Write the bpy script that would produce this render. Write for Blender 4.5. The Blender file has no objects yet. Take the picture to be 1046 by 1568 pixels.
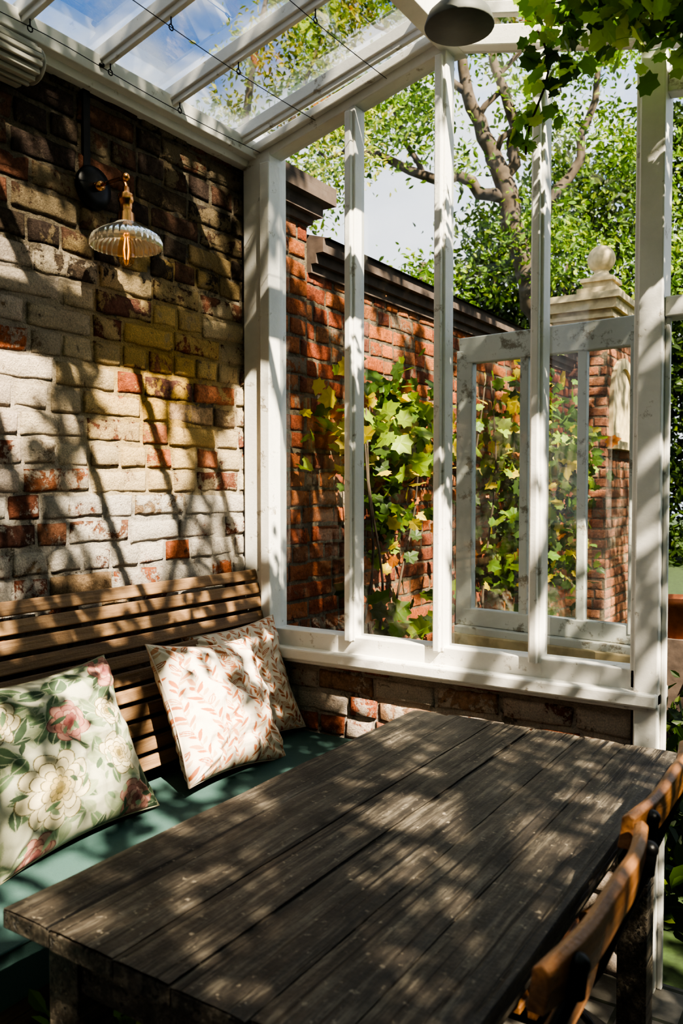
import bpy, math, random
import numpy as np
from mathutils import Vector, Matrix, noise
rng=np.random.default_rng(7); random.seed(7)
def A3(v): return np.array(v,float)
def nrm(v):
    v=A3(v); return v/np.linalg.norm(v)
def fnoise(x,y,z=0.0,o=4):
    return noise.fractal(Vector((x,y,z)),1.0,2.0,o)

# ------------------------------------------------------------------ mesh builder
class B:
    def __init__(s): s.v=[];s.f=[];s.m=[];s.s=[];s.c=[];s.w=[];s.n=0
    def add(s,verts,faces,mat=0,col=(1,1,1),w=(1,1,1,0),smooth=False):
        verts=np.asarray(verts,float).reshape(-1,3); k=len(verts)
        if k==0: return
        s.v.append(verts)
        n=s.n
        if isinstance(faces,np.ndarray): s.f.extend((faces+n).tolist())
        else: s.f.extend([[i+n for i in f] for f in faces])
        nf=len(faces); s.m.append(np.full(nf,mat)); s.s.append(np.full(nf,smooth))
        c=np.ones((k,4)); c[:,:3]=np.asarray(col,float); s.c.append(c)
        ww=np.ones((k,4)); ww[:]=np.asarray(w,float); s.w.append(ww)
        s.n+=k
    def box(s,a,b,**k):
        x0,y0,z0=a;x1,y1,z1=b
        v=[(x0,y0,z0),(x1,y0,z0),(x1,y1,z0),(x0,y1,z0),(x0,y0,z1),(x1,y0,z1),(x1,y1,z1),(x0,y1,z1)]
        s.add(v,[(0,3,2,1),(4,5,6,7),(0,1,5,4),(1,2,6,5),(2,3,7,6),(3,0,4,7)],**k)
    def beam(s,p0,p1,w,h,up=(0,0,1),**k):
        p0=A3(p0);p1=A3(p1);d=nrm(p1-p0);sd=nrm(np.cross(d,A3(up)));u=np.cross(sd,d)
        v=[]
        for p in(p0,p1):
            for a,b in((-1,-1),(1,-1),(1,1),(-1,1)): v.append(p+sd*a*w/2+u*b*h/2)
        s.add(v,[(0,1,2,3),(7,6,5,4),(0,4,5,1),(1,5,6,2),(2,6,7,3),(3,7,4,0)],**k)
    def tube(s,path,rad,seg=10,cap=True,**k):
        path=[A3(p) for p in path];n=len(path)
        if not hasattr(rad,'__len__'): rad=[rad]*n
        ref=None;v=[]
        for i,p in enumerate(path):
            t=nrm(path[min(i+1,n-1)]-path[max(i-1,0)])
            if ref is None: ref=A3((0,0,1)) if abs(t[2])<.9 else A3((1,0,0))
            a=nrm(np.cross(t,ref));b=np.cross(a,t);ref=b
            for j in range(seg):
                an=2*math.pi*j/seg; v.append(p+rad[i]*(math.cos(an)*a+math.sin(an)*b))
        f=[]
        for i in range(n-1):
            for j in range(seg):
                q=i*seg;f.append((q+j,q+(j+1)%seg,q+seg+(j+1)%seg,q+seg+j))
        if cap: f.append(tuple(range(seg))[::-1]);f.append(tuple((n-1)*seg+j for j in range(seg)))
        k.setdefault('smooth',True)
        s.add(v,f,**k)
    def lathe(s,prof,c,axis=(0,0,1),seg=32,ripple=0,rn=24,**k):
        c=A3(c);ax=nrm(axis);ref=A3((1,0,0)) if abs(ax[0])<.9 else A3((0,1,0))
        a=nrm(np.cross(ax,ref));b=np.cross(ax,a);v=[]
        for r,z in prof:
            for j in range(seg):
                an=2*math.pi*j/seg;rr=r*(1+ripple*math.cos(rn*an))
                v.append(c+ax*z+rr*(math.cos(an)*a+math.sin(an)*b))
        f=[]
        for i in range(len(prof)-1):
            for j in range(seg):
                q=i*seg;f.append((q+j,q+(j+1)%seg,q+seg+(j+1)%seg,q+seg+j))
        k.setdefault('smooth',True)
        s.add(v,f,**k)
    def sphere(s,c,r,sz=1.0,seg=24,**k):
        s.lathe([(max(1e-4,r*math.sin(t)),-r*sz*math.cos(t)) for t in np.linspace(0,math.pi,14)],c,seg=seg,**k)
    def leaves(s,cen,size,tmpl,col,bias=None,bw=0.0,mat=0,curl=.25):
        cen=np.asarray(cen,float);N=len(cen)
        if N==0: return
        tv,tf=tmpl; size=np.broadcast_to(size,(N,))
        nr=rng.normal(size=(N,3)); nr/=np.linalg.norm(nr,axis=1)[:,None]
        if bias is not None:
            nr=nr*(1-bw)+nrm(bias)*bw; nr/=np.linalg.norm(nr,axis=1)[:,None]
        r2=rng.normal(size=(N,3)); u=np.cross(nr,r2);u/=np.linalg.norm(u,axis=1)[:,None];w=np.cross(nr,u)
        k=len(tv)
        zz=-curl*(tv[:,0]**2+tv[:,1]**2)+curl*.6*np.abs(tv[:,0])
        V=cen[:,None,:]+size[:,None,None]*(tv[None,:,0:1]*u[:,None,:]+tv[None,:,1:2]*w[:,None,:]+zz[None,:,None]*nr[:,None,:])
        F=(np.array(tf)[None,:,:]+(np.arange(N)*k)[:,None,None]).reshape(-1,len(tf[0]))
        C=np.repeat(np.asarray(col,float).reshape(-1,3) if np.ndim(col)==2 else np.tile(col,(N,1)),k,axis=0)
        s.add(V.reshape(-1,3),F,mat=mat,col=C,smooth=False)
    def done(s,name,mats,bevel=0,parent=None,seg=2):
        me=bpy.data.meshes.new(name)
        V=np.concatenate(s.v)
        me.from_pydata(V.tolist(),[],s.f)
        me.polygons.foreach_set('material_index',np.concatenate(s.m).astype(np.int32))
        me.polygons.foreach_set('use_smooth',np.concatenate(s.s).astype(bool))
        for nm,arr in(('col',s.c),('wc',s.w)):
            at=me.color_attributes.new(nm,'FLOAT_COLOR','POINT')
            at.data.foreach_set('color',np.concatenate(arr).astype(np.float32).ravel())
        for m in mats: me.materials.append(m)
        me.update()
        ob=bpy.data.objects.new(name,me);bpy.context.collection.objects.link(ob)
        if bevel:
            md=ob.modifiers.new('bev','BEVEL');md.width=bevel;md.segments=seg;md.limit_method='ANGLE';md.angle_limit=.7
        if parent: ob.parent=parent
        return ob

# ------------------------------------------------------------------ materials
class N:
    def __init__(s,name):
        s.m=bpy.data.materials.new(name);s.m.use_nodes=True;s.t=s.m.node_tree
        s.b=s.t.nodes['Principled BSDF'];s.out=s.t.nodes['Material Output']
    def n(s,ty,**k):
        nd=s.t.nodes.new(ty)
        for a,b in k.items(): setattr(nd,a,b)
        return nd
    def l(s,a,b): s.t.links.new(a,b)
    def obj(s,scale=(1,1,1)):
        tc=s.n('ShaderNodeTexCoord');mp=s.n('ShaderNodeMapping');mp.inputs['Scale'].default_value=scale
        s.l(tc.outputs['Object'],mp.inputs[0]);return mp.outputs[0]
    def noise(s,vec,sc,det=4,rough=.55,dist=0):
        nd=s.n('ShaderNodeTexNoise');s.l(vec,nd.inputs['Vector'])
        nd.inputs['Scale'].default_value=sc;nd.inputs['Detail'].default_value=det;nd.inputs['Roughness'].default_value=rough;nd.inputs['Distortion'].default_value=dist
        return nd.outputs['Fac']
    def ramp(s,x,*st):
        nd=s.n('ShaderNodeValToRGB');s.l(x,nd.inputs[0]);e=nd.color_ramp.elements
        while len(e)<len(st): e.new(.5)
        for i,(p,c) in enumerate(st):
            e[i].position=p; e[i].color=(c,c,c,1) if not hasattr(c,'__len__') else (*c,1)
        return nd.outputs[0]
    def mix(s,f,a,b,mode='MIX'):
        nd=s.n('ShaderNodeMix',data_type='RGBA',blend_type=mode)
        for i,x in((0,f),(6,a),(7,b)):
            if isinstance(x,(int,float)): nd.inputs[i].default_value=x if i==0 else (x,x,x,1)
            elif isinstance(x,tuple): nd.inputs[i].default_value=(*x,1)
            else: s.l(x,nd.inputs[i])
        return nd.outputs[2]
    def math(s,op,a,b=0.0):
        nd=s.n('ShaderNodeMath',operation=op)
        for i,x in((0,a),(1,b)):
            if isinstance(x,(int,float)): nd.inputs[i].default_value=x
            else: s.l(x,nd.inputs[i])
        return nd.outputs[0]
    def bump(s,h,st=.3,d=.01):
        nd=s.n('ShaderNodeBump');nd.inputs['Strength'].default_value=st;nd.inputs['Distance'].default_value=d
        s.l(h,nd.inputs['Height']);s.l(nd.outputs[0],s.b.inputs['Normal'])
    def col(s,x):
        if isinstance(x,tuple): s.b.inputs['Base Color'].default_value=(*x,1)
        else: s.l(x,s.b.inputs['Base Color'])
    def set(s,**k):
        for a,b in k.items(): s.b.inputs[a.replace('_',' ')].default_value=b
        return s

def mat_brick():
    n=N('old_brick');o=n.obj()
    a=n.n('ShaderNodeAttribute',attribute_name='col');w=n.n('ShaderNodeAttribute',attribute_name='wc')
    f1=n.noise(o,60,8,.75);f2=n.noise(o,11,7,.7,.5);f3=n.noise(o,200,4,.65);f4=n.noise(o,22,7,.7,.8);f5=n.noise(o,15,7,.72)
    base=n.mix(1.0,a.outputs['Color'],n.ramp(f1,(.30,.42),(.70,1.5)),'MULTIPLY')
    base=n.mix(n.ramp(f5,(.58,0.0),(.68,.5)),base,(.26,.21,.155))
    base=n.mix(n.ramp(f4,(.60,0.0),(.68,.85)),base,(.045,.033,.026))
    k=n.math('ADD',n.math('MULTIPLY',f2,.7),n.math('MULTIPLY',f1,.3))
    k=n.math('ADD',k,n.math('SUBTRACT',w.outputs['Alpha'],.5))
    mask=n.ramp(k,(.465,0.0),(.495,.78),(.56,.98))
    wcol=n.mix(1.0,w.outputs['Color'],n.ramp(f3,(.25,.62),(.75,1.2)),'MULTIPLY')
    wcol=n.mix(n.ramp(f4,(.31,.85),(.40,0.0)),wcol,(.20,.14,.09))
    wcol=n.mix(n.ramp(f5,(.30,.55),(.44,0.0)),wcol,(.40,.33,.26))
    n.col(n.mix(mask,base,wcol))
    h=n.math('ADD',n.math('MULTIPLY',f1,1.5),n.math('MULTIPLY',f3,.5));h=n.math('ADD',h,n.math('MULTIPLY',mask,.45));h=n.math('ADD',h,n.math('MULTIPLY',f4,1.0))
    n.bump(h,1.0,.012);n.set(Roughness=.95);n.b.inputs['Specular IOR Level'].default_value=.25;return n.m
def mat_paint(name='white_paint',c=(.81,.80,.76),dirt=(.36,.32,.26),amt=.625):
    n=N(name);o=n.obj();f=n.noise(o,14,8,.72);g=n.noise(o,90,3)
    m=n.ramp(f,(amt-.03,0.0),(amt+.05,1.0))
    big=n.ramp(n.noise(o,3.5,6,.65),(.3,.76),(.72,1.05))
    n.col(n.mix(m,n.mix(1.0,c,big,'MULTIPLY'),dirt))
    n.bump(n.math('ADD',n.math('MULTIPLY',m,-1.0),n.math('MULTIPLY',g,.4)),.35,.004);n.set(Roughness=.5);return n.m
def mat_wood(name,c1,c2,axis=1,rough=.5,dry=None,spec=.5):
    n=N(name);sc=[28,28,28];sc[axis]=1.6;o=n.obj(tuple(sc));o2=n.obj()
    a=n.n('ShaderNodeAttribute',attribute_name='col')
    g=n.noise(o,1.5,8,.7,.6);f=n.noise(o2,3.2,5);p=n.noise(o2,120,2)
    c=n.mix(n.ramp(g,(.3,0.0),(.72,1.0)),c1,c2)
    c=n.mix(1.0,c,a.outputs['Color'],'MULTIPLY')
    h=n.math('ADD',g,n.math('MULTIPLY',p,.25))
    if dry:
        sc=[34,34,34];sc[axis]=2.6
        c=n.mix(n.ramp(n.noise(n.obj(tuple(sc)),1.6,8,.8),(.47,0.0),(.62,.85)),c,dry)
        sc=[60,60,60];sc[axis]=1.1
        ck=n.noise(n.obj(tuple(sc)),1.2,5,.6,.5)
        cm=n.ramp(ck,(.58,0.0),(.63,1.0));c=n.mix(cm,c,(.006,.005,.004));h=n.math('ADD',h,n.math('MULTIPLY',cm,-1.4))
        sp=n.ramp(n.noise(o2,75,3,.6),(.64,0.0),(.70,.7));c=n.mix(sp,c,(.28,.24,.18))
        bl=n.ramp(n.noise(o2,6,7,.72),(.36,.35),(.64,1.4));c=n.mix(1.0,c,bl,'MULTIPLY')
        vo=n.n('ShaderNodeTexVoronoi');vs=[1,1,1];vs[axis]=.7
        n.l(n.obj(tuple(vs)),vo.inputs['Vector']);vo.inputs['Scale'].default_value=7.5
        c=n.mix(n.ramp(vo.outputs['Distance'],(.05,1.0),(.12,0.0)),c,(.005,.004,.003))
    n.col(c)
    n.l(n.ramp(f,(.3,rough-.12),(.7,rough+.15)),n.b.inputs['Roughness'])
    n.b.inputs['Specular IOR Level'].default_value=spec
    n.bump(h,.7,.006);return n.m
def mat_leaf():
    n=N('leaf');a=n.n('ShaderNodeAttribute',attribute_name='col')
    n.l(a.outputs['Color'],n.b.inputs['Base Color']);n.set(Roughness=.45)
    n.b.inputs['Specular IOR Level'].default_value=.3
    tr=n.n('ShaderNodeBsdfTranslucent');mx=n.n('ShaderNodeMixShader');mx.inputs[0].default_value=.42
    c=n.mix(1.0,a.outputs['Color'],(1.3,1.35,.6),'MULTIPLY')
    n.l(c,tr.inputs[0]);n.l(n.b.outputs[0],mx.inputs[1]);n.l(tr.outputs[0],mx.inputs[2]);n.l(mx.outputs[0],n.out.inputs[0]);return n.m
def mat_glass(name,base,haze):
    n=N(name);t=n.n('ShaderNodeBsdfTransparent');t.inputs[0].default_value=(.95,.965,.96,1)
    g=n.n('ShaderNodeBsdfGlossy');g.inputs['Roughness'].default_value=.02
    lw=n.n('ShaderNodeLayerWeight');lw.inputs[0].default_value=.25
    f=n.math('ADD',n.math('MULTIPLY',lw.outputs['Fresnel'],.55),base)
    mx=n.n('ShaderNodeMixShader');n.l(f,mx.inputs[0]);n.l(t.outputs[0],mx.inputs[1]);n.l(g.outputs[0],mx.inputs[2])
    d=n.n('ShaderNodeBsdfDiffuse');d.inputs[0].default_value=(.7,.7,.66,1)
    o=n.obj();du=n.ramp(n.noise(o,6,7,.7),(.40,haze*.1),(.75,haze))
    m2=n.n('ShaderNodeMixShader');n.l(du,m2.inputs[0]);n.l(mx.outputs[0],m2.inputs[1]);n.l(d.outputs[0],m2.inputs[2])
    n.l(m2.outputs[0],n.out.inputs[0]);return n.m
def mat_simple(name,c,rough=.5,metal=0.0,nscale=30,nb=.15,var=.25,**k):
    n=N(name);o=n.obj();f=n.noise(o,nscale,5)
    n.col(n.mix(1.0,c,n.ramp(f,(.25,1-var),(.75,1+var)),'MULTIPLY'))
    n.bump(f,nb,.004);n.set(Roughness=rough,Metallic=metal)
    for a,b in k.items(): n.b.inputs[a.replace('_',' ')].default_value=b
    return n.m
def mat_vcol(name,rough=.9,weave=900):
    n=N(name);a=n.n('ShaderNodeAttribute',attribute_name='col');o=n.obj()
    f=n.noise(o,weave,2);g=n.noise(o,12,3)
    n.col(n.mix(1.0,a.outputs['Color'],n.ramp(f,(.3,.88),(.7,1.06)),'MULTIPLY'))
    n.bump(n.math('ADD',f,n.math('MULTIPLY',g,2.0)),.25,.003);n.set(Roughness=rough)
    return n.m
def mat_pavers():
    n=N('stone_paving');o=n.obj();br=n.n('ShaderNodeTexBrick');n.l(o,br.inputs[0])
    br.inputs['Scale'].default_value=1.6;br.inputs['Mortar Size'].default_value=.012
    br.inputs['Color1'].default_value=(.10,.095,.085,1);br.inputs['Color2'].default_value=(.14,.13,.11,1);br.inputs['Mortar'].default_value=(.03,.035,.02,1)
    f=n.noise(o,12,8,.7);n.col(n.mix(1.0,br.outputs[0],n.ramp(f,(.25,.6),(.75,1.3)),'MULTIPLY'))
    n.bump(n.math('ADD',f,n.math('MULTIPLY',br.outputs['Fac'],-1.0)),.5,.01);n.set(Roughness=.8);return n.m

M_brick=mat_brick();M_white=mat_paint();M_old=mat_paint('peeling_paint',(.60,.62,.58),(.26,.24,.19),.57)
M_glass=mat_glass('window_glass',.035,.02);M_glass2=mat_glass('old_sash_glass',.11,.05);M_leaf=mat_leaf()
M_table=mat_wood('weathered_table_wood',(.012,.010,.008),(.048,.039,.030),1,.48,dry=(.15,.13,.10),spec=.4)
M_bench=mat_wood('bench_wood',(.12,.065,.033),(.33,.205,.11),1,.5)
M_chair=mat_wood('chair_wood',(.045,.016,.007),(.36,.17,.065),1,.25)
M_black=mat_simple('black_metal',(.012,.012,.013),.38,.6)
M_brass=mat_simple('brass',(.72,.36,.15),.25,1.0,nb=.03,var=.1)
M_stone=mat_simple('carved_stone',(.52,.42,.25),.9,nscale=14,nb=.5,var=.35)
M_darkstone=mat_simple('coping_stone',(.085,.062,.05),.9,nscale=18,nb=.5,var=.4)
M_bark=mat_simple('bark',(.075,.055,.038),.95,nscale=9,nb=1.0,var=.6)
M_teal=mat_simple('teal_canvas',(.042,.092,.085),.85,nscale=300,nb=.2,var=.1)
M_grey=mat_simple('grey_metal',(.46,.45,.40),.5,.1,var=.12)
M_dkgrey=mat_simple('dark_shade',(.09,.095,.09),.6,var=.12)
M_terra=mat_simple('terracotta',(.42,.15,.07),.85)
M_grass=mat_simple('grass',(.022,.042,.010),.95,nscale=25,nb=1.0,var=.5)
M_pave=mat_pavers()
M_cush=mat_vcol('printed_fabric')
def mat_shade():
    n=N('ribbed_glass_shade');n.set(Roughness=.12,IOR=1.45);n.col((.93,.90,.76))
    n.b.inputs['Transmission Weight'].default_value=.75;return n.m
M_shade=mat_shade()
def mat_bulb():
    n=N('bulb_glass');t=n.n('ShaderNodeBsdfTransparent');t.inputs[0].default_value=(1,.78,.45,1)
    g=n.n('ShaderNodeBsdfGlossy');g.inputs['Roughness'].default_value=.03
    mx=n.n('ShaderNodeMixShader');mx.inputs[0].default_value=.12
    n.l(t.outputs[0],mx.inputs[1]);n.l(g.outputs[0],mx.inputs[2]);n.l(mx.outputs[0],n.out.inputs[0]);return n.m
M_bulb=mat_bulb()
nn=N('filament');nn.b.inputs['Emission Color'].default_value=(1,.38,.06,1);nn.b.inputs['Emission Strength'].default_value=4.5;M_fil=nn.m

# ------------------------------------------------------------------ brick walls
def brick_wall(b,O,U,Nn,L,z0,z1,colf,washf,prot=.007,mort=(.33,.28,.21),mamp=.0045,edge=.55):
    O=A3(O);U=nrm(U);Nn=nrm(Nn);Z=A3((0,0,1))
    nu=max(2,int(L/.022));nz=max(2,int((z1-z0)/.02));V=[];C=[];W=[]
    for j in range(nz+1):
        for i in range(nu+1):
            u=L*i/nu;z=z0+(z1-z0)*j/nz
            p=O+U*u+Z*z; d=-.001+mamp*fnoise(p[0]*16+p[1]*16,z*18)
            V.append(p+Nn*d);r,w=washf(u,z);C.append(mort);W.append((*r,min(1,w+.03)))
    F=[(j*(nu+1)+i,j*(nu+1)+i+1,(j+1)*(nu+1)+i+1,(j+1)*(nu+1)+i) for j in range(nz) for i in range(nu)]
    b.add(V,F,col=np.array(C)*.8,w=np.array(W)*A3((.8,.8,.8,1)),smooth=True)
    row=0;z=z0+.005;ch=.077
    while z<z1-.02:
        h=min(.064,z1-z-.003); u=-random.random()*.2-(.11 if row%2 else 0)
        header=(row%4==3)
        while u<L:
            bl=(.103 if header or random.random()<.28 else .216)+random.uniform(-.008,.006)
            a=max(0.002,u);e=min(L-.002,u+bl)
            if e-a>.025:
                n1=7 if e-a<.12 else 11;n2=6
                su=np.concatenate([[0,.001],np.linspace(.008,e-a-.008,n1-4),[e-a-.001,e-a]])
                sv=np.concatenate([[0,.001],np.linspace(.009,h-.009,n2-4),[h-.001,h]])
                base=A3(colf((a+e)/2,z+h/2));r,w=washf((a+e)/2,z+h/2);w+=random.gauss(0,.085);r=A3(r)*random.uniform(.82,1.08)
                pj=prot*random.uniform(.35,1.6);dz=random.uniform(-.004,.004);tilt=random.uniform(-.035,.035);tn=random.uniform(-.04,.04);tu=random.uniform(-.02,.02)
                V=[];C=[];Wt=[];nI=len(su);nJ=len(sv);sd=random.random()*90
                for jj,vv in enumerate(sv):
                    for ii,uu in enumerate(su):
                        ring=min(ii,nI-1-ii,jj,nJ-1-jj)
                        o={0:-.008,1:pj*.3}.get(ring,pj)
                        if ring>0: o+=.004*noise.noise(Vector((uu*28+sd,vv*40,0)))+tn*(vv-h/2)+tu*(uu-(e-a)/2)
                        j1=.0055*noise.noise(Vector((uu*35,vv*35,sd)));j2=.0055*noise.noise(Vector((uu*35,vv*35,sd+9)))
                        V.append(O+U*(a+uu+j1)+Z*(z+vv+dz+j2+tilt*(uu-(e-a)/2))+Nn*o)
                        dk={0:edge*.6,1:edge+.2}.get(ring,1.0)  # crevice shade painted into the brick rims, darkest next to the mortar
                        C.append(base*dk);Wt.append((*(r*(.5+.5*dk)),w-(.05 if ring==0 else .02 if ring==1 else 0)))
                F=[(jj*nI+ii,jj*nI+ii+1,(jj+1)*nI+ii+1,(jj+1)*nI+ii) for jj in range(nJ-1) for ii in range(nI-1)]
                b.add(V,F,col=np.array(C),w=np.array(Wt),smooth=True)
            u+=bl+.011+random.uniform(-.002,.004)
        z+=ch;row+=1
def pal(cols,v=.2):
    c=A3(random.choice(cols));return np.clip(c*random.uniform(1-v,1+v),0,1)
YL=-3.3
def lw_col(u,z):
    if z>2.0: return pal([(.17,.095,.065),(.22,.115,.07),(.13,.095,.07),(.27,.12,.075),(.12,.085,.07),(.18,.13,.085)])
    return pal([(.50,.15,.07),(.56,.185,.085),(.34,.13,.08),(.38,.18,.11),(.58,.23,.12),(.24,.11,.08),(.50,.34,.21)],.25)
def lw_wash(u,z):
    y=u+YL
    n0=fnoise(y*2.2,z*2.2,3)
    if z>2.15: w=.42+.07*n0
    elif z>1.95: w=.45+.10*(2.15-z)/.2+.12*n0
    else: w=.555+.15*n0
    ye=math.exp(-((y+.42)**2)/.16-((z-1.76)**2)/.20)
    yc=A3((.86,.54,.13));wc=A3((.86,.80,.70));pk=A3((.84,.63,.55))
    t=min(1,max(0,(-y-.75)/.5)); c=wc*(1-t*.75)+pk*t*.75
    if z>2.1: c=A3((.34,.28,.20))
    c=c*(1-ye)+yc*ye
    if z<1.35: c=A3((.78,.71,.63))
    return tuple(c),w+.03*ye
b=B()
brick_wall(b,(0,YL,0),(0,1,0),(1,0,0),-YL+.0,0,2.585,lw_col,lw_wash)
b.box((-.23,YL,0),(-.012,0.0,2.585),col=(.25,.12,.07))
b.done('wall_left',[M_brick])

def lo_col(u,z): return pal([(.55,.18,.09),(.60,.22,.12),(.44,.15,.08),(.50,.30,.19)])
def lo_wash(u,z): return (.86,.73,.62),.55+.14*fnoise(u*3.5,z*3.5,5)
b=B()
brick_wall(b,(0.012,-.02,0),(1,0,0),(0,-1,0),1.385,0,.80,lo_col,lo_wash,prot=.007)
b.box((0.012,-.008,0),(1.397,.10,.80),col=(.4,.2,.13))
b.done('wall_back',[M_brick])
b=B()
b.box((-.2,-5.2,0),(5,-5.0,4.2),col=(.24,.10,.065))
for z in np.arange(.0,4.2,.077):
    b.box((-.2,-5.004,z+.066),(5,-4.998,z+.076),col=(.25,.21,.16))
b.done('sky_block_wall',[M_brick])  # unseen wall added behind the camera to cut ambient sky light

def gw_col(u,z): return pal([(.44,.13,.05),(.50,.165,.062),(.34,.09,.042),(.44,.17,.075),(.24,.075,.042)],.2)
def gw_wash(u,z): return (.36,.29,.21),.33+.05*fnoise(u*2,z*2,8)
b=B()
K=dict(mort=(.27,.22,.155),mamp=.002,edge=.8)
brick_wall(b,(-.01,.065,-.06),(0,1,0),(1,0,0),.33,0,2.54,gw_col,gw_wash,**K)
brick_wall(b,(-.02,.39,-.06),(0,1,0),(1,0,0),3.50,0,2.36,gw_col,gw_wash,prot=.004,**K)
b.box((-.33,.065,-.06),(-.02,.395,2.48),col=(.35,.12,.06));b.box((-.30,.39,-.06),(-.03,3.89,2.30),col=(.35,.12,.06))
for (z0,z1,o) in((2.48,2.51,.02),(2.51,2.56,.05),(2.56,2.63,.09)):
    b.box((-.35-o,.05,z0),(-.01+o,.39+o,z1),mat=1)
for (z0,z1,o) in((2.29,2.325,.02),(2.325,2.365,.045),(2.365,2.42,.08)):
    b.box((-.30-o,.41,z0),(-.02+o,3.88,z1),mat=1)
b.add([(-.42,.42,2.42),(.08,.42,2.42),(.08,3.88,2.42),(-.42,3.88,2.42),(-.16,.42,2.49),(-.16,3.88,2.49)],[(0,1,4),(1,2,5,4),(2,3,5),(3,0,4,5)],mat=1)
b.done('garden_wall',[M_brick,M_darkstone])

def gp_col(u,z): return pal([(.48,.20,.11),(.54,.25,.14),(.40,.17,.10)],.15)
b=B()
PX0,PX1,PY0,PY1=-.12,.27,3.9,4.78
brick_wall(b,(PX0,PY0,-.06),(1,0,0),(0,-1,0),PX1-PX0,0,2.72,gp_col,gw_wash,prot=.004,**K)
brick_wall(b,(PX1,PY0,-.06),(0,1,0),(1,0,0),PY1-PY0,0,2.72,gp_col,gw_wash,prot=.004,**K)
b.box((PX0,PY0+.01,-.06),(PX1-.01,PY1,2.66),col=(.35,.12,.06))
for z0,z1,o in((2.64,2.68,.02),(2.68,2.71,.05),(2.71,2.74,.03),(2.74,2.81,.08),(2.81,2.86,.11)):
    b.box((PX0-o,PY0-o,z0),(PX1+o,PY1+o,z1),mat=1)
for z0,z1,h in((2.86,2.91,.20),(2.91,2.97,.15),(2.97,3.02,.11),(3.02,3.05,.13)):
    b.box((.12-h,4.25-h,z0),(.12+h,4.25+h,z1),mat=1)
b.lathe([(.10,3.05),(.085,3.08),(.06,3.10),(.055,3.12),(.07,3.14)],(.12,4.25,0),mat=1)
b.sphere((.12,4.25,3.215),.108,mat=1)
def arch(y0,y1,z0,zs,n=14):
    yc=(y0+y1)/2;r=(y1-y0)/2
    return [(y0,z0),(y1,z0)]+[(yc+r*math.cos(t),zs+r*math.sin(t)) for t in np.linspace(0,math.pi,n)]
out=arch(3.95,4.68,1.76,2.06);inn=arch(4.03,4.60,1.83,2.06)
n=len(out)
v=[(PX1+.035,y,z) for y,z in out]+[(PX1+.035,y,z) for y,z in inn]+[(PX1+.002,y,z) for y,z in out]+[(PX1+.012,y,z) for y,z in inn]
f=[(i,(i+1)%n,n+(i+1)%n,n+i) for i in range(n)]+[(i,2*n+i,2*n+(i+1)%n,(i+1)%n) for i in range(n)]+[(n+i,n+(i+1)%n,3*n+(i+1)%n,3*n+i) for i in range(n)]
b.add(v,f,mat=1)
b.add([(PX1+.012,y,z) for y,z in inn],[tuple(range(n))],mat=1)
b.box((PX1,3.92,1.70),(PX1+.08,4.72,1.76),mat=1)
b.done('stone_gate_pier',[M_brick,M_stone])

# ------------------------------------------------------------------ window wall frame
RZ=2.80
b=B()
b.box((.014,-.04,.84),(.135,.06,2.60));b.box((.10,-.055,.84),(.142,.03,2.56))
for x,zt in((.469,2.655),(.802,2.745),(1.119,2.655)):
    b.box((x-.020,-.033,.88),(x+.020,.03,zt+.02));b.box((x-.012,-.05,.88),(x+.012,-.03,zt))
b.box((1.41,-.05,0),(1.475,.05,2.58));b.box((1.395,-.03,.84),(1.42,.04,2.54))
b.box((.14,-.03,.83),(1.41,.05,.895))
b.beam((.0,0,2.59),(.83,0,RZ),.07,.075);b.beam((.83,0,RZ),(1.60,0,2.60),.06,.06)
b.beam((.02,-.045,2.60),(.83,-.045,RZ+.01),.025,.03)
b.done('window_1',[M_white],bevel=.004)
b=B()
b.box((.012,-.075,.80),(1.475,.09,.838));b.box((.012,-.055,.785),(1.45,-.03,.80))
b.done('trim_1',[M_white],bevel=.006)
b=B()
xs=[.14,.45,.49,.78,.824,1.097,1.141,1.40]
def roofz(x): return 2.56+.255*min(x,1.66-x)
for i in range(0,8,2):
    x0,x1=xs[i],xs[i+1]
    b.add([(x0,.01,.89),(x1,.01,.89),(x1,.01,roofz(x1)),(x0,.01,roofz(x0))],[(0,1,2,3)])
b.done('window_pane',[M_glass])
b=B()
b.box((1.475,-.02,0),(1.489,.0,1.90));b.box((1.475,-.03,1.865),(2.5,.05,1.92));b.beam((1.475,0,2.50),(2.6,0,2.42),.05,.07);b.box((2.42,-.04,0),(2.52,.06,2.5))
b.done('door_1',[M_white],bevel=.004)

# ------------------------------------------------------------------ roof
b=B()
ys=[-.11,-.452,-.733,-1.0,-1.29,-1.57,-1.85,-2.13,-2.41,-2.69,-2.97,-3.25]
RP=RZ+.03
for y in ys:
    b.beam((.02,y,2.635),(.81,y,RP),.034,.04)
    b.beam((.02,y,2.612),(.81,y,RP-.024),.016,.03)
    b.beam((.85,y,RP),(1.62,y,2.62),.028,.035)
b.beam((.83,-3.3,RP-.01),(.83,.05,RP-.01),.06,.12)
b.box((.0,-3.3,2.585),(.075,.05,2.645));b.box((.0,-3.3,2.56),(.04,.0,2.59))
b.box((1.57,-3.3,2.57),(1.64,.05,2.63))
b.add([(.0,-3.3,2.66),(.83,-3.3,RP+.03),(.83,.06,RP+.03),(.0,.06,2.66)],[(0,1,2,3)],mat=1)
b.add([(.83,-3.3,RP+.03),(1.64,-3.3,2.65),(1.64,.06,2.65),(.83,.06,RP+.03)],[(0,1,2,3)],mat=1)
b.done('ceiling',[M_white,M_glass],bevel=.003)
b=B()
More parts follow.
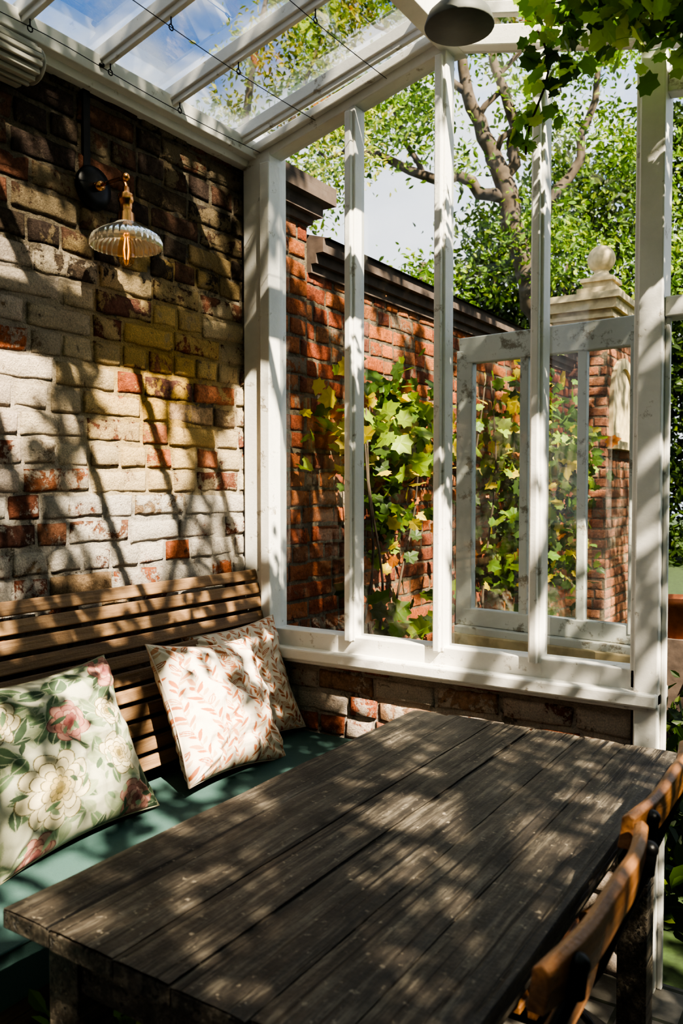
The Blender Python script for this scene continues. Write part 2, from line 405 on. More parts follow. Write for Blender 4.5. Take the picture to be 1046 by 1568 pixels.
for x,z,y0 in((.10,2.60,-3),(.34,2.655,-3),(.62,2.72,-3)):
    pts=[(x,y,z-.012*abs(math.sin((y)*3.4))) for y in np.linspace(y0,-.05,40)]
    b.tube(pts,.0013,5)
    for y in ys[1:8]:
        b.tube([(x,y,z+.025),(x,y,z)],.002,6)
        b.tube([(x,y+.008*math.cos(t),z-.008+.008*math.sin(t)) for t in np.linspace(0,6.28,10)],.0018,5)
b.done('training_wire',[M_black])

# ------------------------------------------------------------------ floor & ground
b=B();b.box((-.02,-5,-.10),(5,.02,0));b.done('floor',[M_pave])
b=B();b.box((-30,.021,-.16),(30,40,-.06));b.box((5.001,-30,-.16),(30,.02,-.06));b.box((-30,-30,-.16),(5,-5.21,-.06));b.done('lawn',[M_grass])

# ------------------------------------------------------------------ bench
b=B()
def bx(z): return .045+(1.10-z)/.55*.155
zs=np.linspace(1.085,.60,11)
for i,z in enumerate(zs):
    c=random.uniform(.75,1.15)
    d=A3((-(.155/.55),0,1));d=nrm(d)
    p=A3((bx(z)+.012,0,z))
    b.beam(p+A3((0,-3.0,0)),p+A3((0,-.035,0)),.020,.038,up=tuple(d),col=(c,c,c*.98))
for y in(-2.9,-2.2,-1.5,-.85,-.12):
    b.beam((.20,y,.42),(.032,y,1.10),.045,.024,up=(1,0,.3),col=(.5,.5,.5))
b.box((.03,-3.0,.40),(.62,-.03,.435),col=(.7,.7,.7))
b.box((.59,-3.0,.34),(.62,-.03,.40),col=(.7,.7,.7))
for y in(-2.9,-1.5,-.1):
    for x in(.07,.58): b.box((x-.03,y-.03,0),(x+.03,y+.03,.40),col=(.6,.6,.6))
b.done('slatted_bench',[M_bench],bevel=.004)
b=B();b.box((.20,-2.95,.437),(.63,-.04,.545))
b.tube([(.63,-2.95,.545),(.63,-.04,.545)],.004,6)
b.done('seat_cushion',[M_teal],bevel=.02,seg=4)

# ------------------------------------------------------------------ cushions
NG=320
g=np.linspace(-1,1,NG);UU,VV=np.meshgrid(g,g)
def lens(img,cx,cy,L,Wd,ang,col,outline=None,vein=None):
    dx=UU-cx;dy=VV-cy;c,s=math.cos(ang),math.sin(ang)
    x=dx*c+dy*s;y=-dx*s+dy*c
    t=x/L; wd=Wd*np.sin(np.pi*np.clip(t,0,1))**.8
    m=(t>0)&(t<1)&(np.abs(y)<wd)
    img[m]=col
    if outline is not None: img[(t>0)&(t<1)&(np.abs(y)<wd)&(np.abs(y)>wd-.011)]=outline
    if vein is not None: img[(t>.05)&(t<.95)&(np.abs(y)<.006)]=vein
def flower(img,cx,cy,R,n,cols,outline,ph=0):
    dx=UU-cx;dy=VV-cy;r=np.hypot(dx,dy);th=np.arctan2(dy,dx)
    for k,(sc,cl) in enumerate(cols):
        rr=R*sc*(.72+.28*np.abs(np.cos(n*(th+ph+k*.6)/2))**.6)
        img[r<rr+.012]=outline
        m=r<rr
        shade=(.65+.35*np.clip(r/(R*sc),0,1))[...,None]
        img[m]=(np.array(cl)*shade)[m]
        ln=m&(np.abs(np.cos(n*(th+ph+k*.6)/2))<.08)&(r>R*sc*.3)
        img[ln]=outline
def pat_leafy(seed):
    r=np.random.default_rng(seed);bg=(.68,.61,.51);img=np.zeros((NG,NG,3));img[:]=bg
    rust=(.43,.15,.065);pale=(.52,.27,.16);sand=(.54,.38,.25)
    for k,x0 in enumerate(np.arange(-1.1,1.25,.25)):
        ph=r.uniform(0,6)
        for j,y in enumerate(np.arange(-1.15,1.1,.11)):
            x=x0+.085*math.sin(y*3.2+ph)
            t=math.atan2(1,.085*3.2*math.cos(y*3.2+ph))
            sd=1 if j%2 else -1
            c1=rust if (j+k)%3 else pale
            if (j+k)%4==0: lens(img,x,y,.175,.030,t+sd*.7,bg,outline=c1,vein=c1)
            else: lens(img,x,y,.175,.025,t+sd*.7,c1)
            lens(img,x,y+.05,.12,.018,t-sd*.8,sand if j%2 else c1)
            lens(img,x,y,.12,.007,t,sand)
    return img
def pat_floral(seed):
    r=np.random.default_rng(seed);img=np.zeros((NG,NG,3));img[:]=(.42,.42,.32)
    G=[(.09,.14,.075),(.13,.19,.105),(.18,.23,.14),(.26,.30,.19),(.06,.095,.055)]
    for _ in range(130):
        x,y=r.uniform(-1.1,1.1,2);lens(img,x,y,r.uniform(.22,.48),r.uniform(.05,.11),r.uniform(0,6.28),G[r.integers(5)],outline=(.33,.35,.24),vein=(.30,.32,.22))
    crm=[(1,(.56,.50,.34)),(.76,(.62,.55,.38)),(.52,(.51,.43,.25)),(.3,(.44,.34,.15)),(.14,(.22,.17,.06))]
    pk=[(1,(.44,.24,.19)),(.76,(.37,.17,.14)),(.54,(.48,.28,.22)),(.34,(.31,.11,.10)),(.16,(.19,.05,.05))]
    ink=(.15,.13,.06)
    flower(img,-.42,-.38,.42,9,crm,ink,.3);flower(img,.55,-.25,.27,7,crm,ink,1)
    flower(img,.0,.32,.27,7,pk,(.22,.08,.07),.5);flower(img,-.75,.55,.26,7,crm,ink,.2);flower(img,.78,.82,.24,6,pk,(.24,.10,.08),.1)
    flower(img,-.65,-.98,.22,6,pk,(.22,.08,.07));flower(img,.62,-.85,.24,7,pk,(.24,.10,.08));flower(img,.62,.30,.20,6,crm,ink)
    for _ in range(60):
        x,y=r.uniform(-1,1,2);lens(img,x,y,r.uniform(.10,.2),.028,r.uniform(0,6.28),G[r.integers(5)])
    return img
def cushion(name,cen,right,up,hw,hh,T,img,seed,rot=0,wk=1.0):
    right=nrm(right);up=A3(up);up=nrm(up-right*np.dot(up,right))
    c,s=math.cos(rot),math.sin(rot);right,up=right*c+up*s,up*c-right*s
    nn=np.cross(right,up)
    b=B()
    wr=np.array([[noise.fractal(Vector((u*1.9,v*1.9,seed)),1,2,3) for u in g[::7]] for v in g[::7]])
    idx=np.linspace(0,len(wr)-1,NG)
    i0=np.clip(idx.astype(int),0,len(wr)-2);fr=idx-i0
    W1=wr[i0]*(1-fr)[:,None]+wr[i0+1]*fr[:,None];WR=W1[:,i0]*(1-fr)[None]+W1[:,i0+1]*fr[None]
    X=UU*hw*(1-.10*(1-VV**2))+.008*WR;Y=VV*hh*(1-.10*(1-UU**2))
    th=T*(np.clip(1-UU**2,0,1)**.5)*(np.clip(1-VV**2,0,1)**.5)
    edge=np.clip((1-np.maximum(abs(UU),abs(VV)))*4,0,1)
    pucker=.005*np.sin(UU*34+seed)*np.exp(-((1-abs(VV))*5)**2)+.005*np.sin(VV*31)*np.exp(-((1-abs(UU))*5)**2)
    cr=0
    for su_ in(-1,1):
        for sv_ in(-1,1):
            dx=UU-su_;dy=VV-sv_;rr=np.hypot(dx,dy);cr=cr+.007*np.sin(np.arctan2(dy,dx)*14+seed)*np.exp(-(rr/.6)**2)
    fd=-.014*wk*np.exp(-(((UU*.55+VV*.8-.15)/.12)**2))*np.clip(1-(UU*.8-VV*.5)**2,0,1)
    q=np.arange(NG*NG).reshape(NG,NG)
    F1=np.stack([q[:-1,:-1],q[:-1,1:],q[1:,1:],q[1:,:-1]],-1).reshape(-1,4)
    for sgn in(1,-1):
        H=sgn*th+(.026*wk*WR*edge*sgn)+(pucker+cr+(fd if sgn>0 else 0))*edge
        P=A3(cen)+X[...,None]*right+Y[...,None]*up+H[...,None]*nn
        b.add(P.reshape(-1,3),F1 if sgn>0 else F1[:,::-1].copy(),col=img.reshape(-1,3),smooth=True)
    t=np.linspace(-1,1,30)
    per=[(a,-1) for a in t]+[(1,a) for a in t[1:]]+[(-a,1) for a in t[1:]]+[(-1,-a) for a in t[1:]]
    pts=[A3(cen)+right*(u*hw*(1-.10*(1-v*v)))+up*(v*hh*(1-.10*(1-u*u))) for u,v in per]
    b.tube(pts,.0028,6,col=img.mean((0,1)))
    b.done(name,[M_cush])
cushion('floral_cushion',(.285,-1.085,.742),(-.03,1,0),(-.45,0,.89),.245,.215,.095,pat_floral(3),1.0,rot=.02)
cushion('leaf_print_cushion',(.30,-.505,.74),(-.10,1,0),(-.47,.02,.88),.235,.210,.095,pat_leafy(5),5.0,rot=-.13,wk=1.5)
cushion('leaf_print_cushion.001',(.19,-.25,.742),(.18,1,0),(-.34,0,.9),.205,.205,.065,pat_leafy(9),8.0,rot=.06)

# ------------------------------------------------------------------ table
b=B()
x0,x1,y0,y1,zt=.83,1.57,-1.62,-.252,.75
px=[x0,.945,1.085,1.195,1.325,1.44,x1]
for i in range(6):
    c=random.uniform(.72,1.25);g_=.0018
    ny=60;nx=5;ya=y0+random.uniform(-.006,.006);yb=y1+random.uniform(-.006,.006);V=[]
    xa,xb=px[i]+g_,px[i+1]-g_;zo=random.uniform(-.002,.002);cup=random.uniform(-.0025,.0015)
    for j in range(ny+1):
        for k in range(nx+1):
            t=k/nx;y=ya+(yb-ya)*j/ny;xx=xa+(xb-xa)*t
            wob=.0014*fnoise(xx*3,y*9,i*7.0) if k in(0,nx) else 0
            V.append((xx+wob,y,zt+zo+cup*(1-(2*t-1)**2)+.0010*fnoise(xx*20,y*6,3)-(.0018 if k in(0,nx) else 0)))
    F=[(j*(nx+1)+k,j*(nx+1)+k+1,(j+1)*(nx+1)+k+1,(j+1)*(nx+1)+k) for j in range(ny) for k in range(nx)]
    b.add(V,F,col=(c,c,c),smooth=True)
    b.box((xa,ya,zt-.034),(xb,yb,zt-.0045),col=(c,c,c))
b.box((x0+.05,y0+.06,zt-.13),(x0+.075,y1-.06,zt-.034));b.box((x1-.075,y0+.06,zt-.13),(x1-.05,y1-.06,zt-.034))
b.box((x0+.05,y0+.06,zt-.13),(x1-.05,y0+.085,zt-.034));b.box((x0+.05,y1-.085,zt-.13),(x1-.05,y1-.06,zt-.034))
for x in(x0+.08,x1-.08):
    for y in(y0+.09,y1-.09): b.box((x-.035,y-.035,0),(x+.035,y+.035,zt-.034))
b.done('dining_table',[M_table],bevel=.0025)

# ------------------------------------------------------------------ chairs
def chair(name,yc,dx=0):
    b=B();hw=.175
    for s in(-1,1):
        y=yc+s*hw
        b.tube([(1.24+dx,y,.005),(1.47+dx,y,.42),(1.60+dx,y,.66),(1.668+dx,y,.835)],.0095,10,mat=1)
        b.tube([(1.668+dx,y,.825),(1.672+dx,y,.862)],.0125,12,mat=1)
        b.sphere((1.673+dx,y,.864),.013,mat=1)
        b.tube([(1.68+dx,y-s*.02,.005),(1.48+dx,y-s*.02,.27),(1.27+dx,y-s*.02,.455)],.009,10,mat=1)
        b.tube([(1.39+dx,y+s*.012,.36),(1.39+dx,y-s*.032,.36)],.008,8,mat=1)
        b.beam((1.16+dx,y-s*.02,.445),(1.52+dx,y-s*.02,.445),.018,.022,mat=1)
    b.tube([(1.30+dx,yc-hw,.11),(1.30+dx,yc+hw,.11)],.007,8,mat=1)
    b.tube([(1.62+dx,yc-hw+.02,.09),(1.62+dx,yc+hw-.02,.09)],.007,8,mat=1)
    for i in range(6):
        x=1.18+i*.062+dx;c=random.uniform(.8,1.1)
        b.box((x-.025,yc-.18,.457),(x+.025,yc+.18,.472),col=(c,c,c))
    def rail(zc,h,xc,crown):
        n=28;v=[];th=.021
        for i in range(n+1):
            t=-1+2*i/n;y=yc+t*.232;xx=xc+.024*(1-t*t);hh=h*(1-.18*abs(t)**3);cr=crown*(1-t*t)+.004*math.cos(t*6)
            lean=.14
            for (o,zz) in((-th/2,-hh/2),(th/2,-hh/2),(th/2+.002,0),(th/2,hh/2-.006),(0,hh/2+.001),(-th/2,hh/2-.006),(-th/2+.001,0)):
                v.append((xx+o+zz*lean,y,zc+zz+cr))
        m=7;f=[(i*m+j,i*m+(j+1)%m,(i+1)*m+(j+1)%m,(i+1)*m+j) for i in range(n) for j in range(m)]
        f+= [tuple(range(m))[::-1],tuple(n*m+j for j in range(m))]
        b.add(v,f,smooth=False)
    rail(.850,.070,1.645+dx,.010);rail(.68,.055,1.580+dx,.004)
    b.done(name,[M_chair,M_black],bevel=.0025)
chair('folding_chair',-.825,-.008);chair('folding_chair.001',-1.300,.015)

# ------------------------------------------------------------------ wall lamp
b=B();ly,lz,lx=-.725,2.285,.150
b.lathe([(1e-4,0),(.062,0),(.064,.006),(.060,.014),(.03,.018),(1e-4,.018)],(.008,ly,lz),axis=(1,0,0))
b.lathe([(1e-4,.0),(.014,.0),(.013,.03),(1e-4,.03)],(.02,ly,lz),axis=(1,0,0),mat=1)
b.tube([(.03,ly,lz),(.09,ly,lz+.004),(.125,ly,lz+.004),(.143,ly,lz-.003),(.150,ly,lz-.02),(.150,ly,lz-.05)],.0055,10,mat=1)
b.sphere((lx,ly,lz+.004),.012,mat=1)
b.lathe([(1e-4,-.025),(.010,-.025),(.012,-.04),(.021,-.045),(.022,-.065),(.018,-.070),(.018,-.095),(.024,-.100),(.026,-.125),(.032,-.130),(1e-4,-.131)],(lx,ly,lz),mat=1)
b.lathe([(.028,-.125),(.040,-.134),(.070,-.148),(.095,-.165),(.101,-.180),(.1005,-.196),(.098,-.196),(.098,-.181),(.092,-.168),(.068,-.152),(.038,-.138),(.028,-.129)],(lx,ly,lz),seg=180,ripple=.018,rn=36,mat=2)
b.lathe([(1e-4,-.250),(.012,-.248),(.021,-.237),(.025,-.218),(.023,-.195),(.015,-.160),(.012,-.13)],(lx,ly,lz),mat=3,seg=24)
for k in range(4):
    a=k*1.57;b.tube([(lx+.004*math.cos(a),ly+.004*math.sin(a),lz-.165),(lx+.009*math.cos(a),ly+.009*math.sin(a),lz-.200),(lx+.005*math.cos(a),ly+.005*math.sin(a),lz-.228)],.0013,5,mat=4)
b.box((.006,ly-.034,lz+.03),(.014,ly-.010,2.60),mat=0);b.tube([(.012,ly-.022,2.58),(.045,ly-.022,2.625),(.085,ly-.022,2.61)],.007,6,mat=0)
b.done('wall_lamp',[M_black,M_brass,M_shade,M_bulb,M_fil])
b=B()
b.box((.012,-2.1,2.47),(.035,-.98,2.56))
for i in range(9):
    t=i/8*math.pi*.95;b.beam((.035+.07*math.sin(t)+.004,-2.1,2.525+.05*math.cos(t)),(.035+.07*math.sin(t)+.004,-.97,2.525+.05*math.cos(t)),.010,.012)
b.tube([(.05,-2.1,2.525),(.05,-.965,2.525)],.045,24,smooth=True)
b.lathe([(1e-4,0),(.040,0),(.050,.006),(.045,.012),(1e-4,.012)],(.058,-.965,2.525),axis=(0,1,0))
b.done('strip_heater',[M_grey],bevel=.002)
b=B()
b.lathe([(1e-4,.07),(.02,.07),(.05,.055),(.085,.02),(.095,-.01),(.093,-.014),(1e-4,-.012)],(.99,-.30,2.665))
b.tube([(.99,-.30,2.72),(.99,-.30,2.79)],.006,8)
b.done('pendant_shade',[M_dkgrey])

# ------------------------------------------------------------------ outer sash
b=B()
pL=A3((.735,.285,0));pR=A3((1.37,.21,0));d=pR-pL
def P(t,z): p=pL+d*t;return (p[0],p[1],z)
zb,ztp=.95,1.88
b.beam(P(0.03,zb-.03),P(0.03,ztp),.06,.04,up=(0,1,0),mat=0)
b.beam(P(.98,zb),P(.98,ztp),.05,.04,up=(0,1,0))
b.beam(P(0,ztp),P(1,ztp),.04,.09);b.beam(P(0,zb),P(1,zb),.04,.06);b.beam(P(0,zb-.05),P(1,zb-.05),.09,.04)
for t in(.385,.70): b.beam(P(t,zb),P(t,ztp),.03,.03,up=(0,1,0))
b.beam(P(-.02,zb+.08),P(.02,zb+.08),.02,.04,mat=1);b.beam(P(-.01,zb+.30),P(-.01,zb+.22),.02,.02,up=(0,1,0),mat=1)
b.add([P(.03,zb),P(.98,zb),P(.98,ztp),P(.03,ztp)],[(0,1,2,3)],mat=2)
b.beam(P(0,.42),P(1,.42),.12,.95,mat=3)
b.done('window_2',[M_old,M_black,M_glass2,M_stone],bevel=.004)

# ------------------------------------------------------------------ foliage
def simple_leaf():
    v=np.array([(0,-.5),(.22,-.2),(.2,.15),(0,.5),(-.2,.15),(-.22,-.2)],float)
    return v,[(0,1,2,3),(0,3,4,5)]
def lobed_leaf():
    pts=[]
    for k,(a,r) in enumerate([(-90,.30),(-62,.48),(-40,.38),(-8,.58),(14,.44),(38,.58),(58,.46),(90,.68),(122,.46),(142,.58),(166,.44),(188,.58),(220,.38),(242,.48)]):
        pts.append((r*math.cos(math.radians(a)),r*math.sin(math.radians(a))))
    v=np.array([(0,-.05)]+pts);n=len(pts)
    return v,[(0,1+i,1+(i+1)%n) for i in range(n)]
SL=simple_leaf();LL=lobed_leaf()
def lc(N,cols,p,v=.3):
    cols=np.array(cols,float);c=cols[rng.choice(len(cols),N,p=p)]
    return c*rng.uniform(1-v,1+v,(N,1))
SUN=A3((1,-.5,1.15));sh=nrm(SUN)
GR=[(.09,.17,.02),(.15,.25,.028),(.045,.095,.014),(.27,.34,.04)]
def clumps(cs,rs,per):
    out=[]
    for c,r in zip(cs,rs):
        k=int(per*(r/.5)**2)
        q=rng.normal(size=(k,3))*A3((.55,.55,.42))*r
        out.append(A3(c)+q)
    return np.concatenate(out)
Rv=A3((.84,.543,0));Fv=A3((-.543,.84,0));CO=A3((1.955,-2.381,0))
b=B()
T=lambda p,r:b.tube(p,r,12,mat=1)
def wig(pts,amp=.10,n=4):
    out=[]
    for i in range(len(pts)-1):
        p,q=A3(pts[i]),A3(pts[i+1])
        for k in range(n): 
            t=k/n;r=p+(q-p)*t
            if k: r=r+rng.normal(size=3)*amp*.5
            out.append(r)
    out.append(A3(pts[-1]));return out
def branch(pts,rad,amp=.10):
    w_=wig(pts,amp);t=np.linspace(0,1,len(w_));T(w_,list(np.interp(t,np.linspace(0,1,len(rad)),rad)))
branch([(-1.7,9.4,-.06),(-1.95,9.3,2),(-2.13,9.27,3.9),(-2.35,9.1,4.8),(-2.55,9.0,5.7),(-2.75,8.9,6.3),(-3.05,8.7,7.1),(-3.3,8.6,8.6)],[.26,.22,.18,.17,.15,.12,.09,.04],.06)
branch([(-2.55,9.0,5.6),(-3.0,8.75,5.85),(-3.6,8.4,5.95),(-4.2,7.95,6.25),(-4.9,7.6,6.3)],[.10,.085,.07,.05,.02])
branch([(-2.55,9.0,5.7),(-2.45,9.05,6.6),(-2.75,8.9,7.6),(-2.6,8.8,9)],[.10,.08,.06,.02])
branch([(-2.35,9.1,4.8),(-1.8,9.5,5.9),(-1.5,9.7,7.0),(-1.2,9.8,8.4)],[.09,.07,.05,.02])
branch([(-3.05,8.7,7.1),(-3.7,8.4,7.7),(-4.4,8.0,8.3)],[.06,.04,.015])
branch([(-3.6,8.4,5.95),(-3.9,8.2,6.7),(-4.1,8.1,7.4)],[.045,.03,.01])
branch([(-2.7,8.9,6.2),(-2.2,9.1,6.9),(-1.9,9.3,7.2)],[.05,.035,.015])
branch([(-2.9,8.8,6.8),(-2.4,9,7.6),(-2.0,9.2,8.3)],[.05,.035,.015])
cs=[];rs=[]
while len(cs)<270:
    s_=rng.uniform(-.9,4.9);z=rng.uniform(4.0,9.8);dd=rng.uniform(11.7,14.2) if len(cs)>55 else rng.uniform(10.4,11.4)
    if ((s_-1.0)/.85)**2+((z-5.3)/.80)**2<1: continue
    if ((s_-.2)/.8)**2+((z-4.4)/1.0)**2<1: continue
    if ((s_-2.15)/.42)**2+((z-6.9)/.55)**2<1 or ((s_-1.5)/.38)**2+((z-7.5)/.45)**2<1: continue
    if ((s_-.5)/.3)**2+((z-7.6)/.4)**2<1 or ((s_-2.9)/.3)**2+((z-8.0)/.4)**2<1: continue
    if s_<.0 and z<5.0: continue
    if dd<11.5 and ((s_-2.2)/.5)**2+((z-5.8)/1.2)**2<1: continue
    cs.append(CO+Fv*dd+Rv*s_*dd/12+A3((0,0,1.4+(z-1.4)*dd/12)));rs.append(rng.uniform(.22,.50))
L=clumps(cs,rs,150);b.leaves(L,rng.uniform(.07,.13,len(L)),SL,lc(len(L),GR,[.35,.3,.2,.15]),bias=SUN,bw=.35)
b.done('oak_tree',[M_leaf,M_bark])
b=B()
b.tube([(-5.2,5.6,-.06),(-5.1,5.7,3),(-4.8,5.6,5),(-4.4,5.5,6.6),(-4.1,5.5,7.6)],[.13,.10,.06,.04,.02],10,mat=1)
b.tube([(-4.9,5.6,4.6),(-4.2,5.8,5.6),(-3.7,5.9,6.8)],[.05,.035,.02],8,mat=1)
cs=[];rs=[]
while len(cs)<52:
    s_=rng.uniform(-1.6,.35);z=rng.uniform(5.2,8.3)
    if s_<-.9 and (z>7.0 or z<5.6): continue
    cs.append(CO+Fv*rng.uniform(9.4,10.8)+Rv*s_+A3((0,0,z)));rs.append(rng.uniform(.2,.36))
L=clumps(cs,rs,190);b.leaves(L,rng.uniform(.06,.10,len(L)),SL,lc(len(L),[(.26,.32,.06),(.42,.40,.10),(.14,.20,.04)],[.4,.35,.25]),bias=SUN,bw=.3)
b.done('birch_tree',[M_leaf,M_bark])
b=B()
cs=[];rs=[]
while len(cs)<240:
    s_=rng.uniform(.9,9.5);z=rng.uniform(-.0,9.2)
    top=5.0+min(3.6,max(0,(s_-1.9)*1.2))+.5*math.sin(s_*3)
    if z>top: continue
    cs.append(CO+Fv*rng.uniform(15.5,18.5)+Rv*s_+A3((0,0,z)));rs.append(rng.uniform(.55,.95))
for s_ in np.linspace(1.5,9,6):
    p=CO+Fv*17+Rv*s_;b.tube([(p[0],p[1],-.06),(p[0],p[1],3),(p[0]+.2,p[1],6)],[.25,.2,.1],8,mat=1)
L=clumps(cs,rs,85);b.leaves(L,rng.uniform(.13,.22,len(L)),SL,lc(len(L),[(.032,.06,.013),(.055,.095,.018),(.11,.155,.022),(.020,.037,.009)],[.35,.3,.1,.25]),bias=SUN,bw=.3)
b.done('distant_tree_line',[M_leaf,M_bark])
b=B()
b.box((.85,4.95,-.06),(3.5,5.6,2.1),mat=1)
Nn=14000
L=np.stack([rng.uniform(.72,3.6,Nn),4.92-rng.exponential(.05,Nn),rng.uniform(0,2.3,Nn)],1)
L2=np.stack([rng.uniform(.72,3.6,4000),rng.uniform(4.9,5.7,4000),rng.uniform(2.1,2.3,4000)],1)
L=np.concatenate([L,L2]);b.leaves(L,rng.uniform(.05,.09,len(L)),SL,lc(len(L),[(.10,.17,.03),(.20,.27,.04),(.04,.08,.02)],[.4,.3,.3]))
b.done('hedge',[M_leaf,M_grass])
b=B()
b.box((4.25,-4.9,-.06),(4.9,1.5,2.7),mat=1)
Nn=9000
L=np.stack([4.22-rng.exponential(.05,Nn),rng.uniform(-4.9,1.5,Nn),rng.uniform(0,2.8,Nn)],1)
b.leaves(L,rng.uniform(.06,.11,len(L)),SL,lc(len(L),[(.07,.12,.02),(.12,.17,.03),(.03,.06,.015)],[.4,.3,.3]))
b.done('sky_block_hedge',[M_leaf,M_grass])  # unseen hedge added on the right to hold back ambient light
b=B()
Nn=15000
L=np.stack([rng.uniform(1.15,3.4,Nn),rng.uniform(.35,4.5,Nn),np.abs(rng.normal(0,.22,Nn))],1)
b.leaves(L,rng.uniform(.05,.10,Nn),SL,lc(Nn,[(.04,.075,.013),(.025,.05,.010),(.08,.11,.018)],[.4,.4,.2]),bias=(0,0,1),bw=.3)
b.done('ground_cover_plants',[M_leaf])
b=B()
b.box((.95,2.42,-.06),(1.15,2.62,.56),mat=1)
b.lathe([(1e-4,.56),(.07,.56),(.10,.74),(.115,.74),(.115,.79),(.10,.79),(.095,.76),(1e-4,.76)],(1.05,2.52,0))
b.done('terracotta_pot',[M_terra,M_darkstone])

b=B()
def stem(p0,p1,r,w=.06,n=12):
    p0=A3(p0);p1=A3(p1);pts=[]
    ph=random.random()*9
    for i in range(n+1):
        t=i/n;q=p0+(p1-p0)*t;q=q+A3((.3*w*math.sin(t*7+ph),w*math.sin(t*9+ph),.3*w*math.cos(t*8+ph)));pts.append(q)
    b.tube(pts,[r*(1-.6*i/n) for i in range(n+1)],7,mat=1);return pts
def vine(cen,sp,N,size,cols,p,bw=.45):
    L=A3(cen)+rng.normal(size=(N,3))*A3(sp)
    L[:,0]=np.maximum(L[:,0],.03)
    b.leaves(L,rng.uniform(size*.65,size*1.25,N),LL,lc(N,cols,p,.25),bias=(1,-.6,.6),bw=bw)
VC=[(.10,.19,.025),(.24,.34,.04),(.56,.44,.045),(.44,.15,.03),(.04,.075,.015)]
for y in(.55,.75,.9): stem((.10,y,-.06),(.15,y+random.uniform(-.2,.15),1.75),.009)
vine((.13,.95,1.66),(.06,.15,.12),260,.08,VC,[.33,.42,.14,.03,.08])
vine((.08,.48,1.64),(.04,.12,.13),50,.07,VC,[.15,.25,.45,.12,.03])
vine((.12,.88,1.30),(.05,.14,.12),90,.065,VC,[.25,.1,.2,.10,.35])
vine((.14,.80,.78),(.06,.2,.10),40,.095,VC,[.5,.2,.0,.0,.3])
for y in(1.7,2.0,2.3,2.7,3.1): stem((.12,y,-.06),(.2,y+random.uniform(-.2,.3),2.0),.010)
vine((.22,2.15,1.60),(.10,.22,.22),300,.075,VC,[.33,.25,.15,.06,.21])
vine((.24,2.9,1.55),(.10,.28,.26),400,.08,VC,[.33,.20,.15,.08,.24])
vine((.22,2.4,1.05),(.10,.5,.22),400,.075,VC,[.30,.08,.08,.07,.47])
vine((.18,1.5,1.7),(.05,.2,.16),45,.065,VC,[.25,.25,.3,.15,.05])
b.done('wall_climber',[M_leaf,M_bark])

b=B()
s1=stem((2.3,-1.3,2.62),(1.24,-.25,2.62),.022,.05,22)
s2=stem((2.0,-.1,2.45),(1.48,-.45,2.55),.03,.05,14)
s3=stem((1.62,-2.2,2.62),(1.60,-.2,2.60),.018,.05,20)
VG=[(.14,.28,.022),(.30,.46,.045),(.44,.54,.07),(.045,.10,.018),(.45,.14,.03)]
pp=[]
for st,k,sp in((s1,46,.075),(s2,50,.065),(s3,24,.075)):
    for q in st:
        pp.append(q+rng.normal(size=(k,3))*sp+A3((0,0,.0)))
for c in((1.48,-.50,2.52),(1.60,-.60,2.50),(1.38,-.45,2.58),(1.70,-.40,2.48)):
    pp.append(A3(c)+rng.normal(size=(60,3))*.06)
for (x,y,zt_,zb_) in((1.21,-.30,2.58,2.27),(1.60,-.35,2.5,2.38)):
    st=[(x+.03*math.sin(t*5),y,zt_+(zb_-zt_)*t) for t in np.linspace(0,1,9)];b.tube(st,.003,6,mat=1)
    for q in st[1:]: pp.append(A3(q)+rng.normal(size=(4,3))*.026)
L=np.concatenate(pp);L=L[L[:,0]>1.11];b.leaves(L,rng.uniform(.03,.058,len(L)),LL,lc(len(L),VG,[.36,.30,.12,.20,.02]),bias=(0.2,-.3,1),bw=.4)
b.done('grape_vine',[M_leaf,M_bark])

b=B()
b.lathe([(1e-4,0),(.10,0),(.13,.24),(.145,.24),(.145,.27),(.12,.27),(.115,.25),(1e-4,.25)],(.70,-1.36,0),mat=1)
L=A3((.69,-1.36,.34))+rng.normal(size=(260,3))*A3((.06,.08,.045));b.leaves(L,rng.uniform(.04,.07,260),SL,lc(260,GR,[.4,.3,.2,.1]),bias=(0,0,1),bw=.3)
b.done('potted_plant',[M_leaf,M_stone])

# unseen canopy added off camera, leaf density shaped to cast the dapples
b=B()
e1=nrm((.5,1,0));e2=np.cross(sh,e1)
def dens(a,bb):
    if a<-2.2 or bb<-1.3 or bb>3.0: return .9
    if a<.0:
        if bb>1.24: return .94
        if bb>.42: return .38
        if bb>.26: return .60
        if bb>-.02: return .42
        if bb>-.20: return .66
        return .83
    if a<.75 and -.12<bb<1.35: return .26
    if bb>1.0: return .60
    if bb>-.05: return .42
    if bb>-.15: return .55
    return .78
st=.036;aa=np.arange(-3.4,4.2,st);bbv=np.arange(-2.4,3.6,st)
S=[];nv=[]
for a in aa:
    for q in bbv:
        S.append((a,q));nv.append(noise.fractal(Vector((a*4.4+.5*q,q*3.2,9.3)),1,2,3)+.12*noise.noise(Vector((a*13,q*13,5))))
nv=np.array(nv);rk=nv.argsort().argsort()/len(nv)
pts=[]
for (a,q),r in zip(S,rk):
    if r<dens(a,q):
        k=rng.uniform(2.9,3.6);base=e1*(a+rng.normal()*.012)+e2*(q+rng.normal()*.012)
        pts.append(base+sh*(k*1.604))
L=np.array(pts);b.leaves(L,rng.uniform(.065,.11,len(L)),SL,lc(len(L),[(.06,.11,.018),(.09,.15,.02),(.035,.07,.012)],[.4,.3,.3]),bias=SUN,bw=.6)
cc=L.mean(0)
b.tube([(6.2,-5.9,-.06),(6.1,-5.6,2.2),(5.4,-4.2,4.4),(cc[0]+.6,cc[1]-.6,cc[2]+.3)],[.20,.16,.10,.05],10,mat=1)
for k in range(9):
    q=L[rng.integers(len(L))];b.tube([(5.4,-4.2,4.4),tuple((A3((5.0,-3.6,5.4))+q)/2),tuple(q)],[.05,.03,.008],6,mat=1)
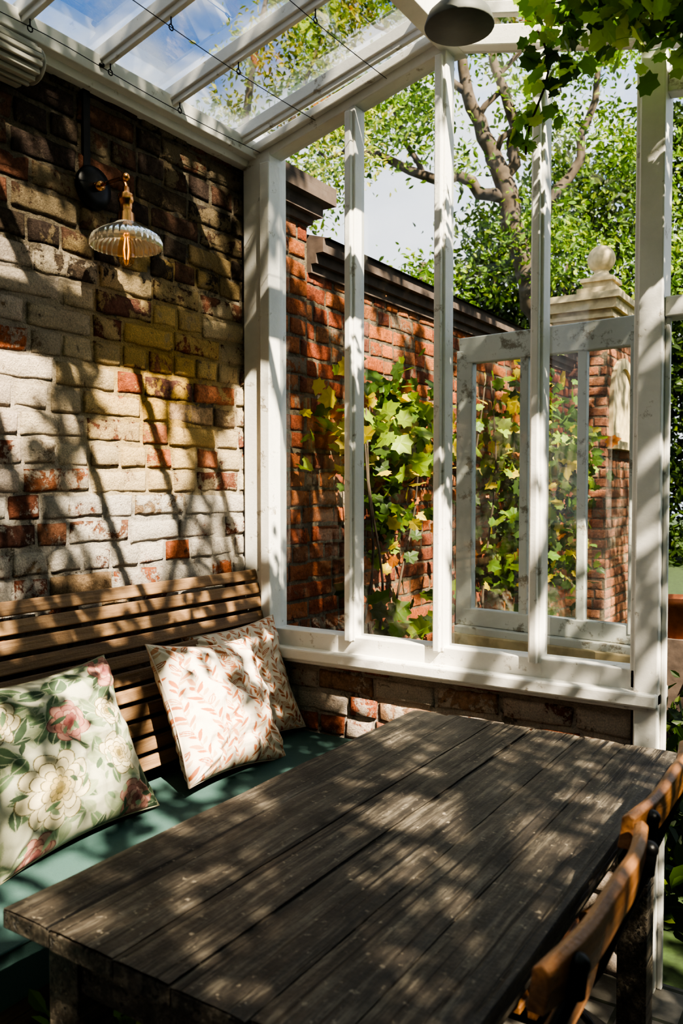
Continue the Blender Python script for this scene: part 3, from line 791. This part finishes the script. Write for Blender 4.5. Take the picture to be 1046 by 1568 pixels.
b.done('sun_block_canopy',[M_leaf,M_bark])

# ------------------------------------------------------------------ light & sky
sd=bpy.data.lights.new('sun','SUN');sd.energy=16.5;sd.angle=math.radians(.6);sd.color=(1,.87,.67)
so=bpy.data.objects.new('sun',sd);bpy.context.collection.objects.link(so);so.location=(6,-3,8)
so.rotation_euler=Vector((-1,.5,-1.15)).to_track_quat('-Z','Y').to_euler()
w=bpy.data.worlds.new('sky');bpy.context.scene.world=w;w.use_nodes=True;t=w.node_tree
bg=t.nodes['Background'];tc=t.nodes.new('ShaderNodeTexCoord');mp=t.nodes.new('ShaderNodeMapping');mp.inputs['Scale'].default_value=(1,1,1.8);mp.inputs['Location'].default_value=(.35,.1,.2)
no=t.nodes.new('ShaderNodeTexNoise');no.inputs['Scale'].default_value=3.2;no.inputs['Detail'].default_value=8;no.inputs['Roughness'].default_value=.55
t.links.new(tc.outputs['Generated'],mp.inputs[0]);t.links.new(mp.outputs[0],no.inputs['Vector'])
rp=t.nodes.new('ShaderNodeValToRGB');e=rp.color_ramp.elements
e[0].position=.36;e[0].color=(.16,.38,.90,1);e[1].position=.49;e[1].color=(.90,.93,.98,1)
x=e.new(.68);x.color=(.74,.77,.84,1)
t.links.new(no.outputs['Fac'],rp.inputs[0]);t.links.new(rp.outputs[0],bg.inputs[0]);bg.inputs[1].default_value=1.1

# ------------------------------------------------------------------ camera
cd=bpy.data.cameras.new('camera');co=bpy.data.objects.new('camera',cd);bpy.context.collection.objects.link(co)
co.location=(1.955,-2.381,1.40);co.rotation_euler=(math.radians(88.0),0,math.radians(32.9))
cd.sensor_fit='AUTO';cd.sensor_width=36;cd.lens=28.79;cd.shift_y=.005;cd.clip_start=.05;cd.clip_end=200
cd.dof.use_dof=True;cd.dof.focus_distance=2.9;cd.dof.aperture_fstop=5.6
sc=bpy.context.scene;sc.camera=co
sc.view_settings.view_transform='AgX'
try: sc.view_settings.look='AgX - High Contrast'
except Exception as ex: print(ex)
sc.view_settings.exposure=.45
